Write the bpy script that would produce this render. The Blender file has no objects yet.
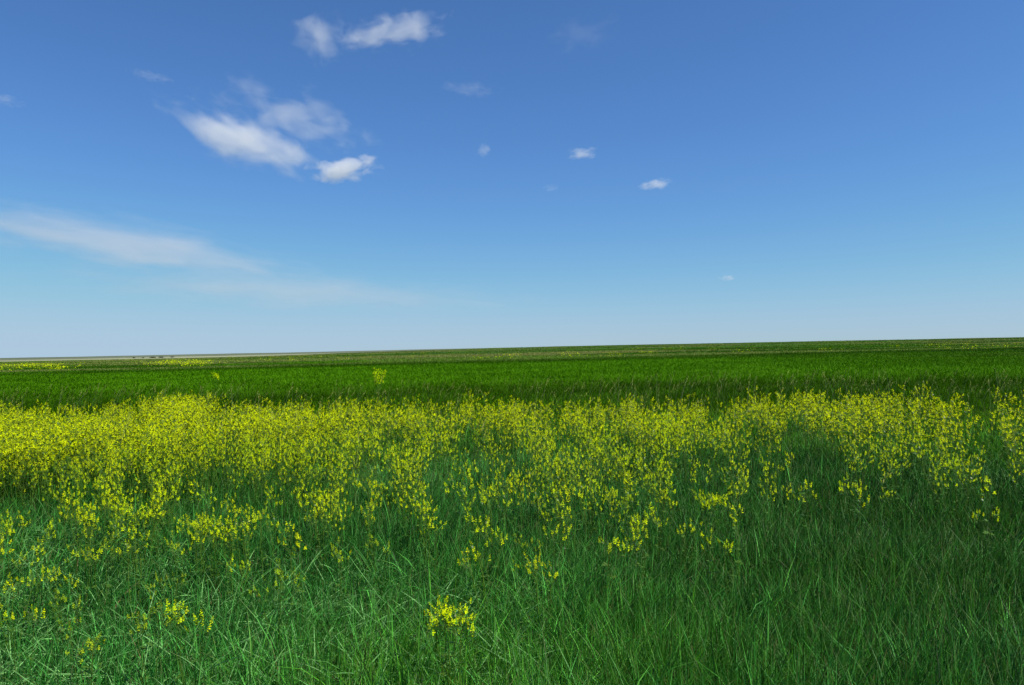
import bpy, bmesh, math
import numpy as np
from mathutils import Matrix, Vector, Euler

rng = np.random.default_rng(11)
S = bpy.context.scene
COL = S.collection
W, HT, FPX = 1024, 685, 796.0
EYE = 1.65
PITCH = math.radians(0.43)
ROLL = math.radians(-1.18)

# ------------------------------------------------------------------ helpers
def link(o):
    COL.objects.link(o)
    return o

def tag(o, label=None, cat=None, group=None, kind=None):
    if label: o['label'] = label
    if cat: o['category'] = cat
    if group: o['group'] = group
    if kind: o['kind'] = kind
    return o

def hash2(ix, iy, seed):
    n = (ix.astype(np.int64) * 374761393 + iy.astype(np.int64) * 668265263 + seed * 1442695041) & 0xFFFFFFFF
    n = ((n ^ (n >> 13)) * 1274126177) & 0xFFFFFFFF
    n = (n ^ (n >> 16)) & 0xFFFFFF
    return n / float(0xFFFFFF)

def vnoise(x, y, seed=0):
    x = np.asarray(x, float); y = np.asarray(y, float)
    ix = np.floor(x); iy = np.floor(y)
    fx = x - ix; fy = y - iy
    fx = fx * fx * (3 - 2 * fx); fy = fy * fy * (3 - 2 * fy)
    a = hash2(ix, iy, seed); b = hash2(ix + 1, iy, seed)
    c = hash2(ix, iy + 1, seed); d = hash2(ix + 1, iy + 1, seed)
    return (a * (1 - fx) + b * fx) * (1 - fy) + (c * (1 - fx) + d * fx) * fy

def fbm(x, y, seed=0, octv=4):
    v = 0.0; amp = 0.5; tot = 0.0
    for k in range(octv):
        v = v + amp * vnoise(x * 2 ** k + 17.3 * k, y * 2 ** k - 9.1 * k, seed + k)
        tot += amp; amp *= 0.5
    return v / tot

def sstep(a, b, x):
    t = np.clip((np.asarray(x, float) - a) / (b - a), 0, 1)
    return t * t * (3 - 2 * t)

def terrain(x, y):
    x = np.asarray(x, float); y = np.asarray(y, float)
    d = np.hypot(x, y)
    z = 0.05 * (fbm(x * 0.45, y * 0.45, 3, 3) - 0.5) * (1 - sstep(60, 120, d))
    z = z + 0.5 * (fbm(x / 46.0, y / 46.0, 5, 3) - 0.5) * sstep(18, 90, d)
    r = x / np.maximum(y, 1.0)
    # low rise ahead and to the right, land falling away to a far plain on the left
    z = z + 2.35 * sstep(140, 560, y) * sstep(-0.40, 0.12, r)
    z = z + 1.1 * (fbm(x / 170.0, y / 170.0, 9, 3) - 0.5) * sstep(200, 520, y)
    z = z - 9.0 * sstep(430, 1500, d)
    # low hills on the skyline
    z = z + (6 + 22 * fbm(x / 1500.0, y / 1500.0, 21, 3)) * sstep(7000, 9500, d)
    return z

CAM_M = (Euler((math.pi / 2 + PITCH, 0, 0)).to_matrix() @ Matrix.Rotation(ROLL, 3, 'Z'))
CAM_Z = EYE + float(terrain(0, 0))

def pix_dir(u, v):
    return CAM_M @ Vector(((u - W / 2) / FPX, -(v - HT / 2) / FPX, -1.0))

def at_height(u, v, h):
    """ground point under the spot where the ray through (u, v) is h above the soil"""
    d = pix_dir(u, v)
    t = (CAM_Z - h) / -d.z
    for _ in range(6):
        t = (CAM_Z - h - float(terrain(d.x * t, d.y * t))) / -d.z
    return d.x * t, d.y * t

CAM_I = np.array(CAM_M.inverted())
def project(x, y, z):
    p = np.stack([x, y, z - CAM_Z], -1) @ CAM_I.T
    return W / 2 + FPX * p[..., 0] / -p[..., 2], HT / 2 - FPX * p[..., 1] / -p[..., 2]

def mesh_from(name, verts, quads, mats, col=None, midx=None, smooth=True):
    me = bpy.data.meshes.new(name)
    verts = np.ascontiguousarray(verts, np.float32); quads = np.ascontiguousarray(quads, np.int32)
    nf = len(quads)
    me.vertices.add(len(verts)); me.vertices.foreach_set('co', verts.ravel())
    me.loops.add(nf * 4); me.loops.foreach_set('vertex_index', quads.ravel())
    me.polygons.add(nf)
    me.polygons.foreach_set('loop_start', np.arange(0, nf * 4, 4, dtype=np.int32))
    for m in mats: me.materials.append(m)
    if midx is not None: me.polygons.foreach_set('material_index', np.ascontiguousarray(midx, np.int32))
    if smooth: me.polygons.foreach_set('use_smooth', np.ones(nf, bool))
    if col is not None:
        a = me.color_attributes.new('tint', 'FLOAT_COLOR', 'POINT')
        c = np.ones((len(verts), 4), np.float32); c[:, :3] = col
        a.data.foreach_set('color', c.ravel())
    me.update(calc_edges=True)
    return me

# ------------------------------------------------------------------ materials
def new_mat(name):
    m = bpy.data.materials.new(name); m.use_nodes = True
    nt = m.node_tree; nt.nodes.clear()
    return m, nt, nt.nodes, nt.links

def leaf_material(name, color=None, transl=0.35, rough=0.45, spec=0.4, tcol=(1.0, 1.0, 0.55)):
    m, nt, N, L = new_mat(name)
    out = N.new('ShaderNodeOutputMaterial')
    p = N.new('ShaderNodeBsdfPrincipled'); p.inputs['Roughness'].default_value = rough
    p.inputs['Specular IOR Level'].default_value = spec
    t = N.new('ShaderNodeBsdfTranslucent')
    mx = N.new('ShaderNodeMixShader'); mx.inputs[0].default_value = transl
    if color is None:
        a = N.new('ShaderNodeAttribute'); a.attribute_name = 'tint'; src = a.outputs['Color']
    else:
        oi = N.new('ShaderNodeObjectInfo')
        geo = N.new('ShaderNodeNewGeometry')
        nz = N.new('ShaderNodeTexNoise'); nz.inputs['Scale'].default_value = 35.0
        L.new(geo.outputs['Position'], nz.inputs['Vector'])
        hs = N.new('ShaderNodeHueSaturation'); hs.inputs['Color'].default_value = (*color, 1)
        mr = N.new('ShaderNodeMapRange'); mr.inputs['To Min'].default_value = 0.65; mr.inputs['To Max'].default_value = 1.35
        L.new(nz.outputs['Fac'], mr.inputs['Value']); L.new(mr.outputs[0], hs.inputs['Value'])
        mh = N.new('ShaderNodeMapRange'); mh.inputs['To Min'].default_value = 0.488; mh.inputs['To Max'].default_value = 0.512
        L.new(oi.outputs['Random'], mh.inputs['Value']); L.new(mh.outputs[0], hs.inputs['Hue'])
        src = hs.outputs['Color']
    mul = N.new('ShaderNodeMix'); mul.data_type = 'RGBA'; mul.blend_type = 'MULTIPLY'; mul.inputs[0].default_value = 1
    mul.inputs['B'].default_value = (*tcol, 1)
    L.new(src, p.inputs['Base Color']); L.new(src, mul.inputs['A']); L.new(mul.outputs['Result'], t.inputs['Color'])
    L.new(p.outputs[0], mx.inputs[1]); L.new(t.outputs[0], mx.inputs[2]); L.new(mx.outputs[0], out.inputs['Surface'])
    return m

M_grass = leaf_material('grass_blade', None, 0.28, 0.5, 0.13)
M_open = leaf_material('open_grass', None, 0.30, 0.7, 0.04)
M_seed = leaf_material('grass_seed_head', None, 0.30, 0.6, 0.2, (1, 1, 0.8))
M_petal = leaf_material('yellow_petal', (0.74, 0.89, 0.006), 0.45, 0.8, 0.02, (1, 1, 0.4))
M_bud = leaf_material('greenish_yellow_bud', (0.36, 0.50, 0.012), 0.35, 0.6, 0.1, (1, 1, 0.4))
M_leaf = leaf_material('flower_plant_leaf', (0.075, 0.17, 0.012), 0.35, 0.45, 0.4)
M_stem = leaf_material('flower_plant_stem', (0.07, 0.15, 0.012), 0.05, 0.5, 0.3)

# ground: thatch and soil under the grass, grass cover and paler land far away
M_ground, nt, N, L = new_mat('prairie_soil')
out = N.new('ShaderNodeOutputMaterial'); p = N.new('ShaderNodeBsdfPrincipled'); p.inputs['Roughness'].default_value = 0.95
p.inputs['Specular IOR Level'].default_value = 0.1
at = N.new('ShaderNodeAttribute'); at.attribute_name = 'tint'
geo = N.new('ShaderNodeNewGeometry')
n1 = N.new('ShaderNodeTexNoise'); n1.inputs['Scale'].default_value = 9.0; n1.inputs['Detail'].default_value = 8
L.new(geo.outputs['Position'], n1.inputs['Vector'])
mp = N.new('ShaderNodeMapping'); mp.inputs['Scale'].default_value = (0.012, 0.03, 0.03)
n2 = N.new('ShaderNodeTexNoise'); n2.inputs['Scale'].default_value = 1.0; n2.inputs['Detail'].default_value = 6
L.new(geo.outputs['Position'], mp.inputs['Vector']); L.new(mp.outputs[0], n2.inputs['Vector'])
ma = N.new('ShaderNodeMath'); ma.operation = 'MULTIPLY'; L.new(n1.outputs['Fac'], ma.inputs[0]); L.new(n2.outputs['Fac'], ma.inputs[1])
mr = N.new('ShaderNodeMapRange'); mr.inputs['From Min'].default_value = 0.1; mr.inputs['From Max'].default_value = 0.42
mr.inputs['To Min'].default_value = 0.55; mr.inputs['To Max'].default_value = 1.5
L.new(ma.outputs[0], mr.inputs['Value'])
hs = N.new('ShaderNodeHueSaturation'); L.new(at.outputs['Color'], hs.inputs['Color']); L.new(mr.outputs[0], hs.inputs['Value'])
L.new(hs.outputs['Color'], p.inputs['Base Color'])
bp = N.new('ShaderNodeBump'); bp.inputs['Strength'].default_value = 0.6; bp.inputs['Distance'].default_value = 0.05
L.new(n1.outputs['Fac'], bp.inputs['Height']); L.new(bp.outputs[0], p.inputs['Normal'])
L.new(p.outputs[0], out.inputs['Surface'])

# ------------------------------------------------------------------ grass colour by place
def lerp(a, b, t):
    t = np.asarray(t)[:, None]
    return np.asarray(a) * (1 - t) + np.asarray(b) * t

def grass_tint(x, y, g):
    n = len(x); d = np.hypot(x, y)
    blue = np.array([0.050, 0.225, 0.036]); mid = np.array([0.080, 0.245, 0.007]); yel = np.array([0.085, 0.150, 0.020])
    c = lerp(blue, mid, np.clip(fbm(x * 0.35, y * 0.35, 31) * 1.9 - 0.62 + g.normal(0, 0.18, n), 0, 1))
    far = np.array([0.050, 0.150, 0.001])
    c = lerp_rows(c, far, sstep(9, 18, d + g.normal(0, 1.2, n)))
    # darker bluish tint among the flowers, darker right side: shade painted into the colour
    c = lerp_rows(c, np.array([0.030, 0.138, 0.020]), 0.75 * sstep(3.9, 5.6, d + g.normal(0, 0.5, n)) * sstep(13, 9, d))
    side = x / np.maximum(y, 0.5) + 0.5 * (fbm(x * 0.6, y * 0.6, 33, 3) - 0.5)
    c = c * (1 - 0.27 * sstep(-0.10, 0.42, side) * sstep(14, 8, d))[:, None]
    # broad light and dark drifts of the open grass
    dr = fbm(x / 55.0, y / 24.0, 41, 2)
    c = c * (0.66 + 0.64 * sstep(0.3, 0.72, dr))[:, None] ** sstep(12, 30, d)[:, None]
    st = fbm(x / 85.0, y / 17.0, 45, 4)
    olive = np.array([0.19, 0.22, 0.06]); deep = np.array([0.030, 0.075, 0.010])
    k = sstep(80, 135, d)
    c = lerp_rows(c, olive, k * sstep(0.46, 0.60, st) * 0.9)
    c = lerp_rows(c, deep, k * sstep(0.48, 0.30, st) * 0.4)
    v = np.exp(g.normal(0, 1, n) * (0.48 - 0.42 * sstep(14, 40, d)))
    return np.clip(c * v[:, None], 0, 0.9)

def lerp_rows(a, b, t):
    t = np.asarray(t)[:, None]
    return a * (1 - t) + np.asarray(b)[None, :] * t

# ------------------------------------------------------------------ ground sheet
def build_ground():
    rad = np.concatenate([[0.0], np.geomspace(0.5, 12500, 190)])
    na = 300
    ang = np.arange(na) * 2 * math.pi / na
    R, A = np.meshgrid(rad, ang, indexing='ij')
    x = (R * np.sin(A)).ravel(); y = (R * np.cos(A)).ravel(); d = np.hypot(x, y)
    z = terrain(x, y)
    i, j = np.meshgrid(np.arange(len(rad) - 1), np.arange(na), indexing='ij')
    j2 = (j + 1) % na
    q = np.stack([i * na + j, i * na + j2, (i + 1) * na + j2, (i + 1) * na + j], -1).reshape(-1, 4)
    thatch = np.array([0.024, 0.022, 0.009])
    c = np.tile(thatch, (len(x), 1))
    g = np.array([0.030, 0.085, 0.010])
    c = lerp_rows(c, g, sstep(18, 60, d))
    st = fbm(x / 85.0, y / 17.0, 45, 4)
    c = lerp_rows(c, np.array([0.125, 0.125, 0.035]), sstep(110, 200, d) * sstep(0.5, 0.68, st) * 0.8)
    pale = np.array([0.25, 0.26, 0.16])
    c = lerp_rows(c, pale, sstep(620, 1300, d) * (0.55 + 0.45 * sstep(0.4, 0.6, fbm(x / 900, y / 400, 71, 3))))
    c = lerp_rows(c, np.array([0.10, 0.12, 0.07]), sstep(6500, 8000, d))
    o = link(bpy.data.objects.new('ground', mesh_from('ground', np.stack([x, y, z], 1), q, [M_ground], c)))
    tag(o, 'wide open prairie ground under the grass reaching the far skyline', 'ground', kind='structure')
build_ground()

# ------------------------------------------------------------------ grass blades
def sample_strip(n, y0, y1, dens, g, spread=0.68, margin=2.5):
    ys = np.geomspace(y0, y1, 3000)
    w = dens(ys) * 2 * (spread * ys + margin)
    cdf = np.concatenate([[0], np.cumsum(0.5 * (w[1:] + w[:-1]) * np.diff(ys))])
    tot = cdf[-1]
    if n is None: n = int(tot)
    y = np.interp(g.random(n) * tot, cdf, ys)
    x = (g.random(n) * 2 - 1) * (spread * y + margin)
    return x, y

def blades(x, y, z, az, t0, bend, Ln, wd, twist, nseg):
    """curved tapering blades: returns verts (n*(nseg+1)*2, 3), quads, and the height fraction of each vert"""
    n = len(x)
    P = np.zeros((n, nseg + 1, 3)); T = np.zeros((n, nseg + 1, 3))
    P[:, 0] = np.stack([x, y, z], 1)
    ca, sa = np.cos(az), np.sin(az)
    for i in range(nseg + 1):
        t = np.minimum(t0 + bend * (i / nseg) ** 1.3, 2.3)
        T[:, i] = np.stack([np.sin(t) * ca, np.sin(t) * sa, np.cos(t)], 1)
    for i in range(nseg):
        P[:, i + 1] = P[:, i] + (T[:, i] + T[:, i + 1]) * 0.5 * (Ln / nseg)[:, None]
    perp = np.stack([-sa, ca, np.zeros(n)], 1)[:, None, :]
    nor = np.cross(np.broadcast_to(perp, T.shape), T)
    wv = perp * np.cos(twist)[:, None, None] + nor * np.sin(twist)[:, None, None]
    s = np.arange(nseg + 1) / nseg
    prof = (0.75 + 0.5 * s) * (1 - s ** 2.2) + 0.10 * s if nseg > 1 else np.array([1.0, 0.15])
    hw = 0.5 * wd[:, None] * prof[None, :]
    V = np.stack([P - wv * hw[..., None], P + wv * hw[..., None]], 2)
    base = (np.arange(n) * (nseg + 1) * 2)[:, None, None]
    k = (np.arange(nseg) * 2)[None, :, None]
    q = (base + k + np.array([0, 1, 3, 2])[None, None, :]).reshape(-1, 4)
    frac = np.broadcast_to(s[None, :, None], (n, nseg + 1, 2)).reshape(-1)
    return V.reshape(-1, 3), q, frac

def build_grass():
    g = np.random.default_rng(5)
    def dens(y):
        a = 15000 * np.minimum(1.0, (3.2 / y) ** 1.9)
        return np.where(y < 60, a, 15000 * (3.2 / 60) ** 1.9 * (60 / y) ** 2.3)
    x, y = sample_strip(None, 0.8, 520, dens, g)
    keep = g.random(len(x)) < 0.55 + 0.9 * fbm(x * 1.3, y * 1.3, 51, 3)
    keep |= y > 20
    x = x[keep]; y = y[keep]
    order = np.argsort(y); x = x[order]; y = y[order]
    Vs, Qs, Cs, Ms, off = [], [], [], [], 0
    for (a, b, ns) in ((0, 8.5, 4), (8.5, 24, 3), (24, 1e9, 2)):
        m = (y >= a) & (y < b)
        xx, yy = x[m], y[m]; n = len(xx)
        d = np.hypot(xx, yy)
        u, v = project(xx, yy, np.full(n, 0.3))
        lod = sstep(0.50, 0.80, fbm(xx * 0.55, yy * 0.55, 61, 3) + 0.30 * sstep(600, 200, u) * sstep(520, 600, v)) * sstep(14, 6, d)
        lod = lod * (g.random(n) < 0.75)
        ln = np.clip(g.normal(0.30, 0.075, n), 0.12, 0.55) * (1 - 0.3 * sstep(13, 22, d)) * (0.70 + 0.6 * fbm(xx * 0.8, yy * 0.8, 65, 3))
        t0 = np.abs(g.normal(0.08, 0.15, n)) + lod * g.uniform(0.45, 1.25, n) + sstep(14, 30, d) * g.uniform(0.0, 0.7, n)
        bd = np.clip(g.normal(0.65, 0.45, n), -0.1, 1.9) + lod * g.uniform(0.2, 1.0, n)
        wind = 0.6 + 1.2 * (fbm(xx * 0.4, yy * 0.4, 67, 2) - 0.5) * 4
        az = np.where(g.random(n) < 0.45 + 0.1 * lod, wind + g.normal(0, 0.7, n), g.uniform(0, 2 * math.pi, n))
        wd = np.maximum(g.uniform(0.0032, 0.0070, n), d / FPX * g.uniform(0.45, 0.85, n))
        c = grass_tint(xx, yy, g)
        # some dead straw coloured blades, low in the sward
        dead = g.random(n) < 0.10 * sstep(30, 10, d)
        c[dead] = np.array([0.16, 0.115, 0.055]) * g.lognormal(0, 0.3, dead.sum())[:, None]
        ln = np.where(dead, ln * 0.75, ln); t0 = np.where(dead, t0 + 0.4, t0)
        pale = (g.random(n) < 0.05 + 0.09 * lod) & ~dead & (d < 16)
        c[pale] = np.array([0.15, 0.36, 0.10]) * g.lognormal(0, 0.2, pale.sum())[:, None]
        ln = np.where(pale, ln * 0.6, ln); bd = np.where(pale, bd + 0.3, bd)
        over = pale & (lod > 0.25)                       # bent stalks lying across the others
        t0 = np.where(over, g.uniform(0.6, 1.4, n), t0); bd = np.where(over, g.uniform(-0.1, 0.6, n), bd)
        lift = np.where(over, g.uniform(0.06, 0.20, n), 0.0)
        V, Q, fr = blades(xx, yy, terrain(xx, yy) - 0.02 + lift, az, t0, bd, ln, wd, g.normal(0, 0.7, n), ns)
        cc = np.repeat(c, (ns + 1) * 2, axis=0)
        dry = np.repeat((g.random(n) < 0.25) & (d < 20), (ns + 1) * 2) * sstep(0.72, 1.0, fr)
        cc = lerp_rows(cc, np.array([0.20, 0.18, 0.07]), dry * 0.7)
        Vs.append(V); Qs.append(Q + off); Cs.append(cc); off += len(V); Ms.append(np.repeat((g.random(n) < sstep(9, 20, d)).astype(int), ns))
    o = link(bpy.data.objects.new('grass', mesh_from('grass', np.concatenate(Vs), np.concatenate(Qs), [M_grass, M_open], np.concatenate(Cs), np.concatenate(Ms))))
    tag(o, 'long green and blue-green prairie grass covering the whole field', 'grass', kind='stuff')
    print('grass blades', len(x), 'quads', sum(len(q) for q in Qs))
build_grass()

# ------------------------------------------------------------------ yellow wildflowers
def tube(pts, r0, r1, sides=3):
    pts = np.asarray(pts, float); n = len(pts)
    T = np.gradient(pts, axis=0); T /= np.linalg.norm(T, axis=1)[:, None] + 1e-9
    a = np.cross(T, [0.31, 0.87, 0.12]); a /= np.linalg.norm(a, axis=1)[:, None] + 1e-9
    b = np.cross(T, a)
    r = np.linspace(r0, r1, n)
    V = []
    for k in range(sides):
        th = 2 * math.pi * k / sides
        V.append(pts + (a * math.cos(th) + b * math.sin(th)) * r[:, None])
    V = np.stack(V, 1).reshape(-1, 3)
    q = []
    for i in range(n - 1):
        for k in range(sides):
            k2 = (k + 1) % sides
            q.append((i * sides + k, i * sides + k2, (i + 1) * sides + k2, (i + 1) * sides + k))
    return V, np.array(q)

def diamond(p, d, side, length, width, fold=0.15):
    d = d / (np.linalg.norm(d) + 1e-9)
    s = side - d * np.dot(side, d); s /= np.linalg.norm(s) + 1e-9
    nrm = np.cross(d, s)
    m = p + d * length * 0.55 + nrm * fold * width
    return np.array([p, m - s * width / 2, p + d * length, m + s * width / 2])

def spike(g, p, d, length, nfl, fl, fw):
    """a slender raceme of small drooping pea flowers round its axis"""
    d = d / np.linalg.norm(d)
    a = np.cross(d, [0.3, 0.5, 0.8]); a /= np.linalg.norm(a); b = np.cross(d, a)
    V = []
    for k in range(nfl):
        s = (k + g.uniform(0, 0.8)) / nfl
        th = k * 2.4 + g.uniform(-0.4, 0.4)
        rad = a * math.cos(th) + b * math.sin(th)
        sz = (1.1 - 0.65 * s) * g.uniform(0.8, 1.2)
        o = p + d * length * s
        out = rad * 0.8 + d * (0.15 + 0.7 * s) + np.array([0, 0, -0.25 * (1 - s)])
        V.append(diamond(o, out, np.cross(rad, d) + g.normal(0, 0.3, 3), fl * sz, fw * sz, g.uniform(-0.4, 0.4)))
    V = np.concatenate(V)
    return V, np.arange(len(V)).reshape(-1, 4)

def join(parts):
    Vs, Qs, off = [], [], 0
    for V, Q in parts:
        Vs.append(V); Qs.append(Q + off); off += len(V)
    if not Vs: return np.zeros((0, 3)), np.zeros((0, 4), int)
    return np.concatenate(Vs), np.concatenate(Qs)

def plant(seed, H, nstem, nbr, slen=0.030, nfl=11, fl=0.0108, fw=0.0082, nleaf=9, spread=0.3, leafsize=0.024, top=0.30):
    """returns {'stem':(V,Q), 'leaf':(V,Q), 'clusters': per stem (branch tubes, [spike, ...])}"""
    g = np.random.default_rng(seed)
    st, lf, cl = [], [], []
    for s in range(nstem):
        az = 2 * math.pi * (s + g.uniform(-0.3, 0.3)) / nstem
        out = np.array([math.cos(az), math.sin(az), 0])
        hh = H * g.uniform(0.80, 1.0)
        lean = spread * g.uniform(0.3, 1.0)
        t = np.linspace(0, 1, 7)
        wob = g.normal(0, 0.008, (7, 3)) * t[:, None]
        pts = out * 0.015 + np.outer(t ** 1.2 * lean * hh, out) + np.outer(t * hh, [0, 0, 1]) + wob
        def along(f):
            return np.array([np.interp(f, t, pts[:, k]) for k in range(3)])
        ft = 1 - top / hh * H / 0.8
        st.append(tube([along(f) for f in np.linspace(0, ft, 6)], 0.0030, 0.0018))
        tw = [tube([along(f) for f in np.linspace(ft, 1, 5)], 0.0018, 0.0010)]
        spikes = []
        dirT = pts[-1] - pts[-2]; dirT /= np.linalg.norm(dirT)
        spikes.append(spike(g, pts[-1] - dirT * 0.01, dirT + g.normal(0, 0.1, 3), slen * g.uniform(1.0, 1.4), nfl, fl, fw))
        for k in range(nbr):
            f = ft + (1 - ft) * min(0.97, 0.05 + 0.95 * (k + g.uniform(0, 1)) / nbr)
            a2 = g.uniform(0, 2 * math.pi)
            bd = np.array([math.cos(a2) * 0.75, math.sin(a2) * 0.75, g.uniform(0.5, 1.1)]) + out * 0.2
            bd /= np.linalg.norm(bd)
            p0 = along(f); bl = g.uniform(0.03, 0.085) * (1.25 - 0.5 * (f - ft) / (1 - ft))
            p1 = p0 + bd * bl * 0.5 + np.array([0, 0, 0.004]); p2 = p0 + bd * bl + np.array([0, 0, 0.018])
            tw.append(tube([p0 - bd * 0.001, p1, p2], 0.0012, 0.0008))
            dd = p2 - p1; dd /= np.linalg.norm(dd)
            dd = dd + np.array([0, 0, 0.35]) + g.normal(0, 0.15, 3); dd /= np.linalg.norm(dd)
            spikes.append(spike(g, p2 - dd * 0.004, dd, slen * g.uniform(0.7, 1.25), nfl, fl, fw))
            if g.random() < 0.7:
                lf += leaflet(g, p1, bd, leafsize * 0.8)
        for k in range(nleaf):
            f = g.uniform(0.15, 0.95); a2 = g.uniform(0, 2 * math.pi)
            lf += leaflet(g, along(f), np.array([math.cos(a2), math.sin(a2), 0.35]), leafsize * g.uniform(0.7, 1.2))
        cl.append((join(tw), spikes))
    return {'stem': join(st), 'leaf': join(lf), 'clusters': cl}

def leaflet(g, p, d, ls):
    d = d / np.linalg.norm(d)
    tip = p + d * ls * 0.9
    side = np.cross(d, [0, 0, 1.0]) + 1e-6
    r = [(np.array([p, p + side * 0.0008, tip + side * 0.0008, tip]), np.array([[0, 1, 2, 3]]))]
    for k in (-1, 0, 1):
        dd = d + side * 0.85 * k + np.array([0, 0, g.uniform(-0.3, 0.15)])
        r.append((diamond(tip, dd, side + g.normal(0, 0.2, 3) if k == 0 else np.cross(dd, [0.1, 0.1, 1]), ls * 1.1, ls * 0.62, g.uniform(-0.2, 0.2)), np.array([[0, 1, 2, 3]])))
    return r

# prototypes: front plants keep each flower spike separate, band plants have one mesh per flowering stem
def make_proto(seed, kind):
    P = plant(seed, kind['H'], kind['ns'], kind['nb'], spread=kind['spread'], top=kind['top'], nleaf=kind.get('nleaf', 7), fl=kind.get('fl', 0.0108), fw=kind.get('fw', 0.0082))
    cl = []
    for tw, sp in P['clusters']:
        V, Q = join([tw] + sp); mi = np.ones(len(Q), int); mi[:len(tw[1])] = 0
        cl.append(mesh_from('flower_cluster', V, Q, [M_stem, M_petal], None, mi, False))
    front = kind.get('front')
    return {'H': kind['H'],
            'stem': mesh_from('stem', *join([P['stem']] + ([c[0] for c in P['clusters']] if front else [])), [M_stem]),
            'leaf': mesh_from('foliage', *P['leaf'], [M_leaf], smooth=False),
            'clusters': cl,
            'spikes': [[mesh_from('flower_spike', *q, [M_bud if kind.get('dull') else M_petal], smooth=False) for q in c[1]] for c in P['clusters']] if front else None}

BAND = [make_proto(100 + i, dict(H=h, ns=n, nb=b, spread=sp, top=tp)) for i, (h, n, b, sp, tp) in enumerate(
    ((0.80, 4, 9, 0.22, 0.26), (0.86, 3, 12, 0.18, 0.32), (0.74, 4, 9, 0.26, 0.22), (0.88, 4, 11, 0.20, 0.30), (0.78, 3, 11, 0.22, 0.28), (0.72, 3, 9, 0.26, 0.22), (0.84, 5, 9, 0.20, 0.26)))]
SPRIG = [make_proto(150 + i, dict(H=h, ns=n, nb=b, spread=sp, top=tp)) for i, (h, n, b, sp, tp) in enumerate(
    ((0.62, 1, 9, 0.12, 0.17), (0.58, 2, 7, 0.15, 0.14), (0.66, 1, 12, 0.15, 0.20), (0.60, 3, 6, 0.17, 0.13), (0.64, 2, 9, 0.13, 0.17)))]
BUSH = [make_proto(180 + i, dict(H=h, ns=n, nb=b, spread=sp, top=tp, fl=0.024, fw=0.020)) for i, (h, n, b, sp, tp) in enumerate(
    ((1.05, 9, 13, 0.26, 0.36), (0.85, 6, 9, 0.26, 0.2)))]
FRONT = [make_proto(200 + i, dict(H=h, ns=n, nb=b, spread=sp, front=True, top=tp, dull=i > 3)) for i, (h, n, b, sp, tp) in enumerate(
    ((0.60, 6, 10, 0.16, 0.12), (0.58, 3, 6, 0.14, 0.14), (0.60, 2, 6, 0.12, 0.14), (0.55, 4, 4, 0.22, 0.12), (0.56, 3, 6, 0.18, 0.14), (0.54, 4, 5, 0.22, 0.12)))]

def child(name, me, parent):
    o = link(bpy.data.objects.new(name, me)); o.parent = parent
    return o

def place_plant(proto, x, y, rz, sc, label, group, tilt=(0, 0)):
    r = link(bpy.data.objects.new('yellow_wildflower', None))
    r.empty_display_size = 0.1
    r.location = (x, y, float(terrain(x, y)) - 0.01); r.rotation_euler = (tilt[0], tilt[1], rz); r.scale = (sc, sc, sc)
    tag(r, label, 'wildflower', group)
    child('stem', proto['stem'], r)
    child('foliage', proto['leaf'], r)
    if proto['spikes']:
        for c in proto['spikes']:
            for m in c: child('flower_spike', m, r)
    else:
        for m in proto['clusters']: child('flower_cluster', m, r)
    return r

# plants one can tell apart: (u, v of the flowers, proto, size, label)
FP = [
 (452, 619, 0, 0.94, 'brightest yellow wildflower clump standing alone in the grass at the bottom centre'),
 (245, 527, 1, 1.05, 'compact yellow wildflower just below the left part of the flower band'),
 (490, 529, 1, 1.10, 'yellow wildflower with a few spikes straight above the lone bottom clump'),
 (615, 547, 3, 1.05, 'yellow wildflower farthest forward of the flowers right of the middle'),
 (556, 533, 2, 0.95, 'small yellow wildflower just left of the one farthest forward right of the middle'),
 (528, 545, 4, 0.80, 'thin pale yellow wildflower in grass between two middle clumps'),
 (342, 553, 2, 0.85, 'tiny yellow wildflower tuft in grass below the band left of the middle'),
 (278, 580, 5, 1.00, 'greenish yellow wildflower half hidden in bent grass left of the bottom clump'),
 (190, 615, 1, 1.00, 'yellow and orange tinged wildflower in the bent grass at lower left'),
 (145, 624, 4, 0.95, 'sparse greenish wildflower beside bent pale grass at lower left'),
 (84, 640, 5, 0.85, 'faint greenish wildflower tuft nearest the bottom left corner'),
 (10, 588, 3, 0.95, 'yellow wildflower cut by the left edge below the flower band'),
 (20, 616, 2, 0.85, 'low yellow wildflower near the left edge under the cut one'),
 (62, 576, 1, 0.85, 'yellow wildflower with upright spikes in the sparse flowers at far left'),
 (30, 552, 1, 0.95, 'leggy yellow wildflower near the left edge just below the band'),
 (132, 540, 1, 1.00, 'yellow wildflower with a forked head at lower left of the band'),
 (104, 551, 2, 0.95, 'slender yellow wildflower left of the fork headed one'),
 (80, 555, 2, 0.85, 'short yellow wildflower between the leggy and the slender ones'),
 (180, 546, 2, 0.90, 'slender yellow wildflower below the band with grass on both sides'),
 (430, 527, 2, 0.90, 'small yellow wildflower under the middle of the band'),
 (378, 546, 4, 0.80, 'small dull yellow wildflower alone in grass left of the middle'),
 (985, 516, 2, 0.80, 'lonely small yellow wildflower in dark grass near the right edge'),
 (850, 488, 2, 0.85, 'small yellow wildflower below the right part of the band'),
 (885, 494, 2, 0.75, 'tiny pale wildflower just right of the small one under the right band'),
 (712, 503, 0, 0.90, 'bushy yellow wildflower at the lower edge of the band right of the middle'),
 (660, 520, 2, 0.80, 'small wildflower in grass below the bushy one right of the middle'),
 (520, 566, 2, 0.55, 'tiny yellow sprig in the grass up and right of the bottom clump'),
 (66, 602, 4, 0.75, 'dull short wildflower in the dark grass at lower left'),
 (165, 586, 4, 0.80, 'scattered thin wildflower in bent grass at lower left'),
]
rp = np.random.default_rng(77)
taken = []
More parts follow.
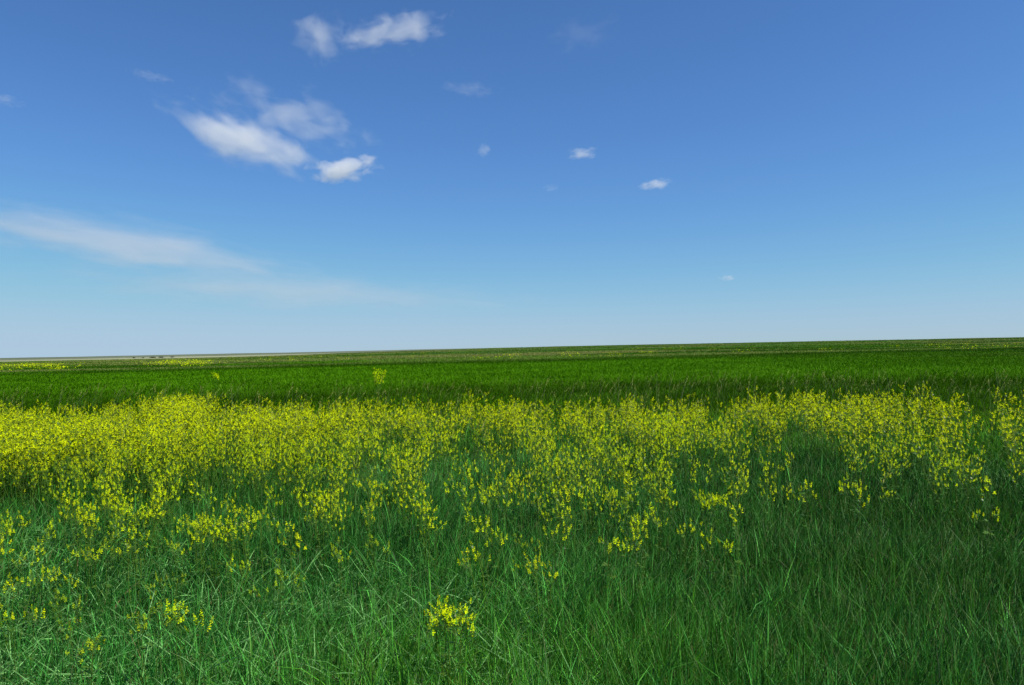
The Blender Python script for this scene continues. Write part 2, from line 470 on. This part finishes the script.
for (u, v, k, sc, lab) in FP:
    pr = FRONT[k]
    x, y = at_height(u, v, pr['H'] * sc * 0.90)
    taken.append((x, y))
    place_plant(pr, x, y, rp.uniform(0, 6.28), sc, lab, 'single wildflowers in front of the band')

# flowering density over the field, described by where the tops show
def flower_density(x, y):
    u, v = project(x, y, terrain(x, y) + 0.72)
    e = v - (360 - 0.0208 * u)            # pixels below the eye level line
    n1 = fbm(x * 2.0, y * 1.3, 81, 3); n2 = fbm(x * 0.5, y * 0.4, 85, 3)
    lo = 124 + 20 * sstep(180, 300, u) + 6 * sstep(380, 520, u) - 42 * sstep(660, 800, u)
    band = sstep(50, 60, e + 22 * (n2 - 0.5) - 9 * sstep(820, 1000, u) + 3 * sstep(200, 60, u)) * sstep(lo + 40, lo - 10, e + 30 * (n2 - 0.5))
    d = band * (0.32 + 0.95 * sstep(0.43, 0.63, n1)) * (0.62 + 0.62 * sstep(0.36, 0.60, n2))
    d = d * (1 - 0.40 * sstep(600, 780, u) * sstep(86, 70, e))
    left = sstep(420, 120, u) * sstep(98, 84, e)
    d = d * (1 + 1.5 * left) * (1 - 0.1 * sstep(620, 720, u)) * (1 + 0.8 * sstep(84, 104, e) * sstep(260, 360, u) * sstep(800, 700, u)) * (1 + 0.25 * sstep(700, 800, u))
    d = d * (1 - 0.45 * sstep(300, 120, u) * sstep(86, 98, e))
    d = d + (0.30 * sstep(440, 120, u) + 0.12 * sstep(720, 560, u)) * sstep(100, 125, e) * sstep(250, 160, e)
    return d, e, u, v

gx = np.random.default_rng(21)
NC = 26000
cx, cy = sample_strip(NC, 3.5, 22, lambda y: np.ones_like(y), gx, 0.70, 1.2)
dd, ee, uu, vv = flower_density(cx, cy)
ok = gx.random(NC) < np.clip(dd / 2.6, 0, 1) * (0.62 - 0.23 * sstep(230, 480, uu))
cx, cy, uu, vv, ee = cx[ok], cy[ok], uu[ok], vv[ok], ee[ok]
tk = np.array(taken)
near = np.array([np.min(np.hypot(tk[:, 0] - a, tk[:, 1] - b)) > 0.30 for a, b in zip(cx, cy)])
cx, cy, uu, vv, ee = cx[near], cy[near], uu[near], vv[near], ee[near]
order = np.argsort(np.hypot(cx, cy)); cx, cy, uu, vv, ee = [a[order] for a in (cx, cy, uu, vv, ee)]
inview = (uu > -25) & (uu < W + 25)
n_ind = 0; rest = []
lone = [(378, 376, 0, 'single tall yellow wildflower bush standing out in the dark grass behind the band'),
        (216, 374, 1, 'small pale wildflower bush in the bright grass far left behind the band')]
for a in range(len(cx)):
    sc = gx.uniform(0.84, 1.12); sc *= 0.80 + 0.20 * float(sstep(150, 80, ee[a]))
    low = ee[a] > 122
    if inview[a] and n_ind < 300 - len(FP) - len(lone):
        u = uu[a]
        if u < 330:
            lab, grp = 'yellow wildflower among the close set flowers in the left third of the band', 'wildflowers in the left of the band'
        elif u < 690:
            lab, grp = 'yellow wildflower among the mixed flowers and grass in the middle of the band', 'wildflowers in the middle of the band'
        else:
            lab, grp = 'yellow wildflower among the looser flowers in the right third of the band', 'wildflowers in the right of the band'
        if low and u < 690:
            lab = ('small yellow wildflower sprig in the grass below the left third of the band' if u < 330 else 'small yellow wildflower sprig in the grass below the middle of the band')
            grp = 'wildflower sprigs below the left of the band' if u < 330 else 'wildflower sprigs below the middle of the band'
        fam = SPRIG if gx.random() < float(sstep(92, 135, ee[a])) else BAND
        if fam is SPRIG: sc = gx.uniform(0.8, 1.15)
        place_plant(fam[gx.integers(len(fam))], cx[a], cy[a], gx.uniform(0, 6.28), sc, lab, grp, (gx.normal(0, 0.06), gx.normal(0, 0.06)))
        n_ind += 1
    else:
        rest.append((cx[a], cy[a], sc))
print('individual plants', n_ind, 'massed plants', len(rest))
for (u, v, k, lab) in lone:
    x, y = at_height(u, v, 0.8)
    place_plant(BUSH[k], x, y, 1.0, 1.0, lab, 'wildflower bushes behind the band')

# the rest of the flowers, too many and too far to count, as one mass
def mass_plants(rest):
    g = np.random.default_rng(31)
    protos = []
    for i in range(8):
        P = plant(300 + i, g.uniform(0.74, 0.9), int(g.integers(3, 6)), int(g.integers(9, 12)), 0.036, 6, 0.017, 0.013, 6, 0.25, 0.030, 0.27)
        V1, Q1 = P['stem']; V2, Q2 = P['leaf']; V3, Q3 = join([s for c in P['clusters'] for s in c[1]]); V1, Q1 = join([(V1, Q1)] + [c[0] for c in P['clusters']])
        V, Q = join([(V1, Q1), (V2, Q2), (V3, Q3)])
        protos.append((V, Q, np.concatenate([np.zeros(len(Q1)), np.ones(len(Q2)), np.full(len(Q3), 2)])))
    # far patches on the plain: each a coarser head of flowers
    far = []
    for i in range(4):
        parts = []
        for k in range(22):
            p = np.array([g.normal(0, 0.8), g.normal(0, 0.8), g.uniform(0.35, 0.8)])
            parts.append((diamond(p, g.normal(0, 1, 3) + np.array([0, 0, 0.6]), g.normal(0, 1, 3), 0.13, 0.09), np.array([[0, 1, 2, 3]])))
        V, Q = join(parts); far.append((V, Q, np.full(len(Q), 2)))
    Vs, Qs, Ms, off = [], [], [], 0
    def put(pr, x, y, sc):
        nonlocal off
        V, Q, M = pr; a = g.uniform(0, 6.28); c, s = math.cos(a), math.sin(a)
        R = np.array([[c, -s, 0], [s, c, 0], [0, 0, 1]])
        Vs.append(V @ R.T * sc + np.array([x, y, float(terrain(x, y)) - 0.01])); Qs.append(Q + off); Ms.append(M); off += len(V)
    for (x, y, sc) in rest: put(protos[g.integers(8)], x, y, sc)
    nf = 9000
    x, y = sample_strip(nf, 60, 420, lambda y: 1 / y, g, 0.70, 1)
    u, v = project(x, y, terrain(x, y) + 0.6); e = v - (360 - 0.0208 * u)
    nn = fbm(x / 22, y / 30, 91, 3)
    w = sstep(100, 20, u) * sstep(4, 5.5, e) * sstep(11, 8, e) * 1.4
    w = w + sstep(140, 165, u) * sstep(215, 195, u) * sstep(4.5, 5.5, e) * sstep(9.5, 7, e)
    w = w * sstep(0.35, 0.6, nn) + 0.035 * sstep(12, 7, e) * sstep(0.5, 0.7, nn)
    for k in np.nonzero(g.random(nf) < w)[0]: put(far[g.integers(4)], x[k], y[k], g.uniform(0.8, 1.2))
    o = link(bpy.data.objects.new('yellow_wildflowers', mesh_from('yellow_wildflowers', np.concatenate(Vs), np.concatenate(Qs), [M_stem, M_leaf, M_petal], None, np.concatenate(Ms), False)))
    tag(o, 'mass of yellow wildflower flowering along the back of the band and in patches far away', 'wildflowers', kind='stuff')
mass_plants(rest)

# ------------------------------------------------------------------ tall seeding grass rising through and behind the flowers
def seeding_grass():
    g = np.random.default_rng(41)
    x, y = sample_strip(3000, 4.5, 24, lambda y: np.ones_like(y), g, 0.7, 1.0)
    u, v = project(x, y, terrain(x, y) + 0.8); e = v - (360 - 0.0208 * u)
    w = sstep(28, 36, e) * sstep(90, 50, e) * (0.2 + 1.4 * sstep(0.45, 0.65, fbm(x * 0.5, y * 0.3, 95, 3))) + 0.05 * sstep(60, 100, e)
    k = g.random(len(x)) < w
    x, y = x[k], y[k]; n = len(x); d = np.hypot(x, y)
    az = g.normal(0.2, 0.8, n); t0 = np.abs(g.normal(0.08, 0.1, n)); bd = g.uniform(0.2, 0.9, n); ln = g.uniform(0.75, 1.08, n)
    V, Q, fr = blades(x, y, terrain(x, y) - 0.02, az, t0, bd, ln, np.maximum(0.002, d / FPX * 0.25), g.normal(0, 0.5, n), 4)
    c = np.repeat(np.array([0.10, 0.14, 0.045]) * g.lognormal(0, 0.2, n)[:, None], 10, axis=0)
    parts = [(V, Q)]; cols = [c]
    tips = V.reshape(n, 5, 2, 3).mean(2)
    for i in range(n):
        p, dirv = tips[i, 3], tips[i, 4] - tips[i, 3]
        L_ = np.linalg.norm(dirv); dirv = dirv / L_
        hv = []
        for k in range(9):
            o = p + dirv * L_ * (0.35 + 0.65 * k / 9)
            hv.append(diamond(o, dirv + g.normal(0, 0.28, 3), g.normal(0, 1, 3), 0.040, 0.008))
        hv = np.concatenate(hv); parts.append((hv, np.arange(len(hv)).reshape(-1, 4)))
        cols.append(np.tile(np.array([0.26, 0.30, 0.06]) * g.lognormal(0, 0.2), (len(hv), 1)))
    V, Q = join(parts)
    o = link(bpy.data.objects.new('seeding_grass', mesh_from('seeding_grass', V, Q, [M_seed], np.concatenate(cols), smooth=False)))
    tag(o, 'thin tall grass stalks with pale seed heads rising behind the flower band', 'seeding grass', kind='stuff')
seeding_grass()

# ------------------------------------------------------------------ small trees on the skyline
M_bark, nt, N, L = new_mat('dark_bark')
out = N.new('ShaderNodeOutputMaterial'); p = N.new('ShaderNodeBsdfPrincipled'); p.inputs['Base Color'].default_value = (0.06, 0.045, 0.03, 1)
p.inputs['Roughness'].default_value = 0.9; L.new(p.outputs[0], out.inputs[0])
M_crown = leaf_material('dull_tree_leaf', (0.030, 0.055, 0.018), 0.2, 0.6, 0.2)
def far_tree(u, dist, h, w, label, seed):
    g = np.random.default_rng(seed)
    d = pix_dir(u, 350); x, y = d.x / d.y * dist, dist
    r = link(bpy.data.objects.new('tree', None)); r.location = (x, y, float(terrain(x, y)))
    tag(r, label, 'tree', 'small trees on the skyline')
    pts = np.array([[0, 0, -0.2], [0.05 * w, 0, h * 0.3], [0, 0.03 * w, h * 0.6]])
    child('trunk', mesh_from('trunk', *tube(pts, h * 0.04, h * 0.015, 6), [M_bark]), r)
    parts = []
    for k in range(700):
        q = g.normal(0, 1, 3); q /= np.linalg.norm(q); q *= g.uniform(0.3, 1) ** 0.5
        lump = 0.75 + 0.45 * math.sin(q[0] * 5 + seed) * math.cos(q[2] * 4 + seed)
        p = np.array([q[0] * w / 2 * lump, q[1] * w / 2 * lump, h * 0.58 + q[2] * h * 0.42 * lump])
        parts.append((diamond(p, g.normal(0, 1, 3), g.normal(0, 1, 3), w * 0.11, w * 0.07), np.array([[0, 1, 2, 3]])))
    child('crown', mesh_from('crown', *join(parts), [M_crown], smooth=False), r)
far_tree(222, 900, 3.0, 4.6, 'lone dark bush on the skyline left of the middle', 1)
for k, (u, h, w, lab) in enumerate(((134, 5, 16, 'leftmost of the small dark trees on the far left skyline'),
                              (143, 4, 14, 'low small dark tree second from left on the far skyline'),
                              (153, 5, 30, 'wide dark tree in the middle of the far skyline row'),
                              (161, 5, 28, 'broad dark tree right of the wide one in the far skyline row'),
                              (172, 4.5, 20, 'rightmost small dark tree of the far skyline row'))):
    far_tree(u, 4200, h, w, lab, 10 + k)

# ------------------------------------------------------------------ clouds: real volumes high over the plain
def cloud(name, u, v, hl, ht, ang, dens, label, alt=1500.0, scale=2.2, thr=0.0, seed=0, soft=0.5, amp=1.3, stretch=1.0, lo=-0.55):
    d = pix_dir(u, v)
    el = d.z / math.hypot(d.x, d.y)
    dist = min(alt / el, 9000.0)
    hd = math.hypot(d.x, d.y); t = dist / hd
    pos = Vector((0, 0, CAM_Z)) + d * t
    px = dist / FPX * math.sqrt(1 + (d.x / d.y) ** 2) / math.sqrt(1 + (d.x / d.y) ** 2)
    sx, sz = hl * d.y * t / FPX, ht * d.y * t / FPX
    sy = max(sz * 1.3, sx * 0.55)
    bm = bmesh.new()
    bmesh.ops.create_icosphere(bm, subdivisions=4, radius=1.0)
    g = np.random.default_rng(seed + 900); ph = g.uniform(0, 6, 6)
    for q in bm.verts:
        c = q.co
        q.co = c * (1 + 0.07 * math.sin(3.1 * c.x + ph[0]) * math.cos(2.7 * c.z + ph[1]) + 0.05 * math.sin(5.3 * c.x + 4 * c.y + ph[2]))
    me = bpy.data.meshes.new(name); bm.to_mesh(me); bm.free()
    o = link(bpy.data.objects.new(name, me)); o.location = pos
    yaw = -math.atan2(d.x, d.y)
    o.rotation_euler = (Matrix.Rotation(yaw, 3, 'Z') @ Matrix.Rotation(math.radians(ang) + ROLL * -1, 3, 'Y')).to_euler()
    o.scale = (sx, sy, sz)
    m, nt, N, L = new_mat('cloud_vapour')
    out = N.new('ShaderNodeOutputMaterial'); pv = N.new('ShaderNodeVolumePrincipled')
    pv.inputs['Color'].default_value = (0.95, 0.95, 0.965, 1); pv.inputs['Anisotropy'].default_value = 0.25
    tc = N.new('ShaderNodeTexCoord')
    mp = N.new('ShaderNodeMapping'); mp.inputs['Location'].default_value = (seed * 3.7, seed * 1.9, seed * 2.3)
    mp.inputs['Scale'].default_value = (max(0.8, sx / sz * 0.55 / stretch), max(0.8, sy / sz * 0.5), 1.0)
    L.new(tc.outputs['Object'], mp.inputs['Vector'])
    nz = N.new('ShaderNodeTexNoise'); nz.inputs['Scale'].default_value = scale; nz.inputs['Detail'].default_value = 6
    nz.inputs['Roughness'].default_value = 0.52; nz.inputs['Distortion'].default_value = 0.35
    L.new(mp.outputs[0], nz.inputs['Vector'])
    ln = N.new('ShaderNodeVectorMath'); ln.operation = 'LENGTH'; L.new(tc.outputs['Object'], ln.inputs[0])
    f = N.new('ShaderNodeMapRange'); f.inputs['From Min'].default_value = 0.90; f.inputs['From Max'].default_value = 0.05
    f.inputs['To Min'].default_value = lo; f.inputs['To Max'].default_value = 0.9
    f.clamp = False
    L.new(ln.outputs['Value'], f.inputs['Value'])
    a1 = N.new('ShaderNodeMath'); a1.operation = 'MULTIPLY_ADD'; a1.inputs[1].default_value = amp; a1.inputs[2].default_value = -0.5 * amp - thr
    L.new(nz.outputs['Fac'], a1.inputs[0])
    a2 = N.new('ShaderNodeMath'); a2.operation = 'ADD'; L.new(a1.outputs[0], a2.inputs[0]); L.new(f.outputs[0], a2.inputs[1])
    r = N.new('ShaderNodeMapRange'); r.interpolation_type = 'SMOOTHSTEP'
    r.inputs['From Min'].default_value = 0.0; r.inputs['From Max'].default_value = soft
    L.new(a2.outputs[0], r.inputs['Value'])
    mu = N.new('ShaderNodeMath'); mu.operation = 'MULTIPLY'; mu.inputs[1].default_value = dens * 0.75 / sz
    L.new(r.outputs[0], mu.inputs[0]); L.new(mu.outputs[0], pv.inputs['Density'])
    L.new(pv.outputs[0], out.inputs['Volume'])
    m.cycles.volume_step_rate = 0.6 if hasattr(m.cycles, 'volume_step_rate') else 1
    me.materials.append(m)
    tag(o, label, 'cloud', 'clouds in the blue sky')
    return o
CL = [
 (241, 138, 124, 38, 19, 1.5, 'largest white cloud, long and slanting down to the right at upper left', 2.0, 0.8, 1.15),
 (290, 117, 120, 38, 12, 0.45, 'thin veil of cloud above and right of the largest white one', 2.4, 0.9, 1.9),
 (344, 169, 60, 20, -9, 1.5, 'small bright puff at the lower right tip of the largest cloud', 2.0, 0.5, 1.2),
 (321, 36, 40, 40, 20, 0.6, 'roundish ragged cloud at top left beside a longer streak', 2.2, 0.8, 1.7),
 (395, 31, 84, 27, -10, 0.75, 'long ragged cloud near the top edge right of the roundish one', 2.2, 0.8, 1.7),
 (583, 154, 30.8, 11, -3, 0.85, 'small flat cloud high above the middle of the field', 2.2, 1.0, 1.05),
 (657, 184, 28.5, 9.8, -5, 0.95, 'small white cloud with flat base right of the middle', 2.2, 0.9, 1.1),
 (484, 150, 13.7, 11, 0, 0.35, 'tiny faint puff between the big cloud and the small flat one', 2.0, 0.8, 1.5),
 (727, 278, 16, 5.5, 0, 0.5, 'tiny sliver of cloud low in the sky at right', 2.0, 0.7, 1.4),
 (122, 244, 240, 30, 6.8, 0.46, 'long pale streak of cloud reaching in from the left edge', 2.2, 1.0, 1.5),
 (285, 291, 310, 26, 2, 0.20, 'faint low veil of cloud under the long pale streak', 2.0, 1.2, 1.4),
 (152, 76, 38.8, 7.3, 6, 0.12, 'faint thread of cloud left of the top clouds', 2.0, 1.0, 1.6),
 (470, 89, 47.9, 11, 5, 0.11, 'faint wisp of cloud below the long ragged top cloud', 2.2, 1.0, 1.7),
 (583, 34, 68.4, 24.4, -12, 0.08, 'barely visible veil of cloud near the top edge at centre', 2.2, 1.0, 1.7),
 (4, 100, 31.9, 9.8, 4, 0.22, 'faint wisp of cloud cut by the left edge', 2.2, 1.0, 1.7),
 (551, 188, 16, 7.3, 0, 0.18, 'faintest tiny puff below the small flat cloud', 2.2, 1.0, 1.6),
 (352, 40, 38, 14, 4, 0.3, 'thin wisp of cloud linking the two ragged clouds at the top', 2.2, 1.0, 1.7),
]
for k, (u, v, hl, ht, ang, de, lab, sc, soft, amp) in enumerate(CL):
    cloud('cloud', u, v, hl, ht, ang, de, lab, alt=1500, scale=sc, seed=k if k < 3 else k + 1, soft=soft, amp=amp * 1.9, stretch=2.6 if hl > 200 else 1.0, lo=-0.25 if hl > 200 else -0.55)

# ------------------------------------------------------------------ light, sky, camera
SUN_EL, SUN_AZ = math.radians(50), math.radians(108)     # azimuth clockwise from +Y: behind and to the right
sd = Vector((math.sin(SUN_AZ) * math.cos(SUN_EL), math.cos(SUN_AZ) * math.cos(SUN_EL), math.sin(SUN_EL)))
sun = bpy.data.lights.new('sun', 'SUN'); sun.energy = 5.0; sun.angle = math.radians(0.53); sun.color = (1.0, 0.95, 0.87)
so = link(bpy.data.objects.new('sun', sun)); so.rotation_euler = sd.to_track_quat('Z', 'Y').to_euler(); so.location = (0, 0, 30)

wd = bpy.data.worlds.new('World'); S.world = wd; wd.use_nodes = True
nt = wd.node_tree; nt.nodes.clear(); N, L = nt.nodes, nt.links
out = N.new('ShaderNodeOutputWorld'); bg = N.new('ShaderNodeBackground'); bg.inputs['Strength'].default_value = 0.066
sk = N.new('ShaderNodeTexSky'); sk.sky_type = 'NISHITA'; sk.sun_disc = False
sk.sun_elevation = SUN_EL; sk.sun_rotation = SUN_AZ; sk.altitude = 300
sk.air_density = 1.0; sk.dust_density = 0.0; sk.ozone_density = 10.0
sp = N.new('ShaderNodeSeparateColor'); cb = N.new('ShaderNodeCombineColor')
L.new(sk.outputs[0], sp.inputs[0])
for ch, (gain, cap, sm) in enumerate(((1.01, 4.5, 2.8), (1.22, 6.15, 3.0), (1.37, 7.8, 2.2))):
    ml = N.new('ShaderNodeMath'); ml.operation = 'MULTIPLY'; ml.inputs[1].default_value = gain
    mn = N.new('ShaderNodeMath'); mn.operation = 'SMOOTH_MIN'; mn.inputs[1].default_value = cap; mn.inputs[2].default_value = sm
    L.new(sp.outputs[ch], ml.inputs[0]); L.new(ml.outputs[0], mn.inputs[0]); L.new(mn.outputs[0], cb.inputs[ch])
L.new(cb.outputs[0], bg.inputs['Color']); L.new(bg.outputs[0], out.inputs['Surface'])

cam = bpy.data.cameras.new('camera'); co = link(bpy.data.objects.new('camera', cam))
cam.sensor_width = 36; cam.lens = 36 * FPX / W; cam.clip_start = 0.05; cam.clip_end = 60000
co.matrix_world = Matrix.Translation((0, 0, CAM_Z)) @ CAM_M.to_4x4()
S.camera = co
S.render.engine = 'CYCLES'
cy = S.cycles
cy.max_bounces = 10; cy.diffuse_bounces = 2; cy.glossy_bounces = 2; cy.transmission_bounces = 3; cy.volume_bounces = 6; cy.transparent_max_bounces = 8
cy.use_denoising = True; cy.denoiser = 'OPENIMAGEDENOISE'; cy.denoising_input_passes = 'RGB_ALBEDO_NORMAL'
cy.use_adaptive_sampling = True; cy.adaptive_threshold = 0.01
S.view_settings.view_transform = 'Standard'; S.view_settings.look = 'None'; S.view_settings.exposure = 0.5; S.view_settings.gamma = 1
